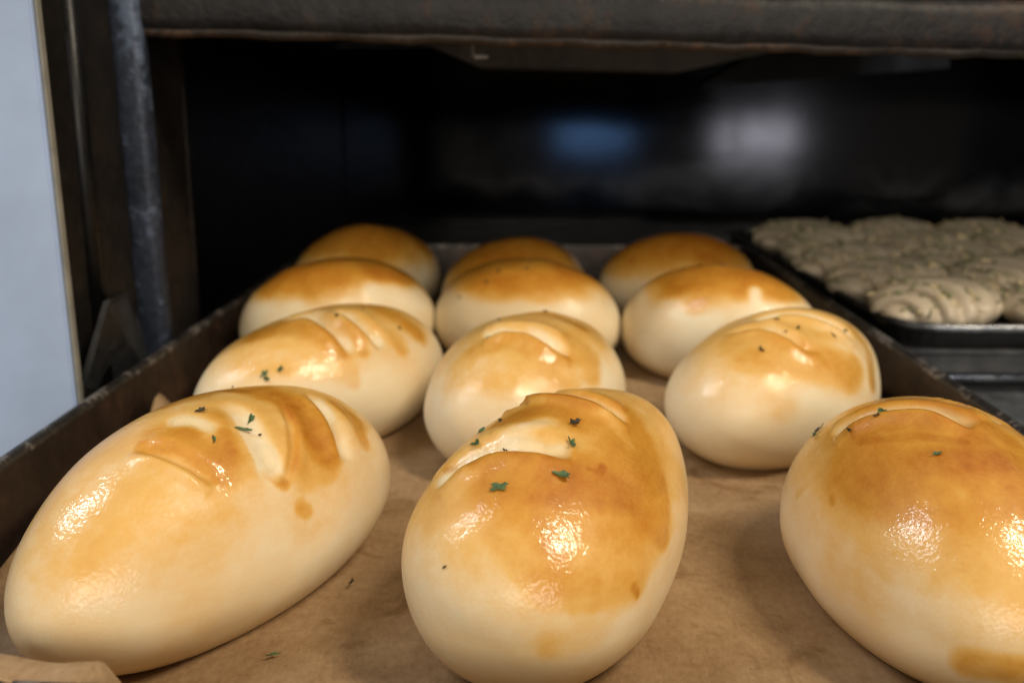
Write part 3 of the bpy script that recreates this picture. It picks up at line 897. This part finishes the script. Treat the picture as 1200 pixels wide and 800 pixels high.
make_roll('R3', R['R3'], 48, 'third right bread roll with amber cap split by a cream notch', (0.66, 0.90, 0.70),
    [], [([(790, 335), (830, 330), (880, 335)], 10 * mm, 0.84), ([(820, 350), (815, 358)], 8 * mm, 0.72), ([(880, 340), (925, 348)], 7 * mm, 0.76),
         ([(885, 345), (885, 362)], 4.5 * mm, -0.9), ([(875, 370), (920, 372)], 8 * mm, -0.8), ([(740, 390), (760, 420)], 9 * mm, -0.6)],
    [(800, 318, 1.4 * mm, 0.3, 1), (820, 315, 1.4 * mm, 0.3, 1), (845, 314, 1.4 * mm, 0.6, 1)])
make_roll('L4', R['L4'], 48, 'rear left bread roll, brown and dim at the back of tray', (0.36, 0.88, 0.74), [], [], [(440, 273, 1.5 * mm, 0.3, 1), (433, 275, 1.2 * mm, 1.3, 1)])
make_roll('C4', R['C4'], 48, 'rear centre bread roll, reddish brown crown behind a golden one', (0.36, 0.88, 0.80), [], [], [(612, 290, 1.5 * mm, 0.3, 1), (585, 291, 1.0 * mm, 0.3, 1)])
make_roll('R4', R['R4'], 48, 'rear right bread roll, darkest orange brown, beside the black tray', (0.36, 0.88, 0.88), [], [], [])

# loose flakes lying on the paper
for i, (px, py, s, lab, dk) in enumerate([(320, 769, 2.2, 'green parsley flake loose on paper below the front left roll', 0),
                                          (412, 684, 2.0, 'brown herb crumb loose on paper between the two front left rolls', 1),
                                          (214, 462, 3.2, 'torn brown crumb at the tray wall beside the second left roll', 1)]):
    q = at_z(px, py, 0.0018)
    o = obj('parsley_flake' if not dk else 'herb_crumb', flake_mesh(900 + i, s * mm, False), M_PARSDARK if dk else M_PARSLEY)
    o.location = q + Vector((0, 0, 0.0006)); o.rotation_euler = (0.1, 0.1, 0.5 + i)
    tag(o, lab, 'crumb' if dk else 'parsley flake')

# ------------------------------------------------------------------ unbaked buns in the second tray
def bun_mesh(seed, a, b, h):
    D, Fc = SPH[48]
    p = (0, 0, 0, a, b, h, 0.0, 0.4, 0.0)
    P = body_pts(p, D)
    rr = np.random.RandomState(seed)
    ph = rr.uniform(0, 6.28)
    arc = P[:, 0] + 0.35 * P[:, 1] ** 2 / b * np.sign(1) + 0.004 * vnoise(P, seed, 60)
    top = sstep(0.15, 0.6, P[:, 2] / h)
    d = (np.abs(np.sin(arc * math.pi / 0.017 + ph)) - 0.5) * 0.0058 * top + 0.0012 * vnoise(P, seed + 4, 90)
    nn = P - np.array([0, 0, 0.3 * h]); nn /= np.linalg.norm(nn, axis=1)[:, None]
    P2 = P + nn * d[:, None]
    P2[:, 2] = np.maximum(P2[:, 2], 0)
    me = bpy.data.meshes.new('dough')
    me.from_pydata(P2.tolist(), [], Fc.tolist())
    me.polygons.foreach_set('use_smooth', [True] * len(Fc))
    me.materials.append(M_DOUGH)
    # toppings: shreds lying on the surface
    out = []
    for mat, cnt in ((M_SCALLION, 48), (M_CHEESE, 26)):
        bm = bmesh.new()
        cand = np.where(P2[:, 2] > 0.55 * h)[0]
        for i in rr.choice(cand, cnt):
            c = Vector(P2[i]) + Vector((0, 0, 0.0006))
            L_, w_ = rr.uniform(0.003, 0.008), rr.uniform(0.0009, 0.002)
            m = Matrix.Translation(c) @ Matrix.Rotation(rr.uniform(0, 3.14), 4, 'Z') @ Matrix.Rotation(rr.uniform(-.5, .5), 4, 'Y')
            r = bmesh.ops.create_cube(bm, size=1.0)
            for v in r['verts']: v.co = m @ Vector((v.co.x * L_, v.co.y * w_, v.co.z * 0.0012))
        mm_ = bpy.data.meshes.new('topping'); bm.to_mesh(mm_); bm.free(); mm_.materials.append(mat)
        out.append(mm_)
    return me, out
variants = [bun_mesh(40 + i, 0.050, 0.0315, 0.0255) for i in range(4)]
rnd = random.Random(11)
rows = ['front', 'second', 'third', 'fourth', 'rear']
for j in range(5):
    for i in range(5):
        x = 0.247 + i * 0.079 + rnd.uniform(-.003, .003)
        y = 0.530 + j * 0.069 + rnd.uniform(-.003, .003)
        if x > 0.618 * y + 0.03: continue      # beyond the right edge of the photograph
        me, tp = variants[(i * 2 + j * 3) % 4]
        root = empty('unbaked_bun', (x, y, 0.0206))
        root.rotation_euler = (0, 0, math.radians(32 + rnd.uniform(-8, 8)))
        place = ['against the left wall', 'second from the left wall', 'third from the left wall', 'fourth from the left wall', 'fifth from the left wall'][i]
        tag(root, 'pale ridged unbaked bun with herbs, %s row, %s of black tray' % (rows[j], place), 'bun', 'unbaked buns in the black tray')
        obj('dough', me, None, root)
        for t_, nm in zip(tp, ('herb_topping', 'cheese_topping')):
            o = obj(nm, t_, None, root); o['kind'] = 'stuff'
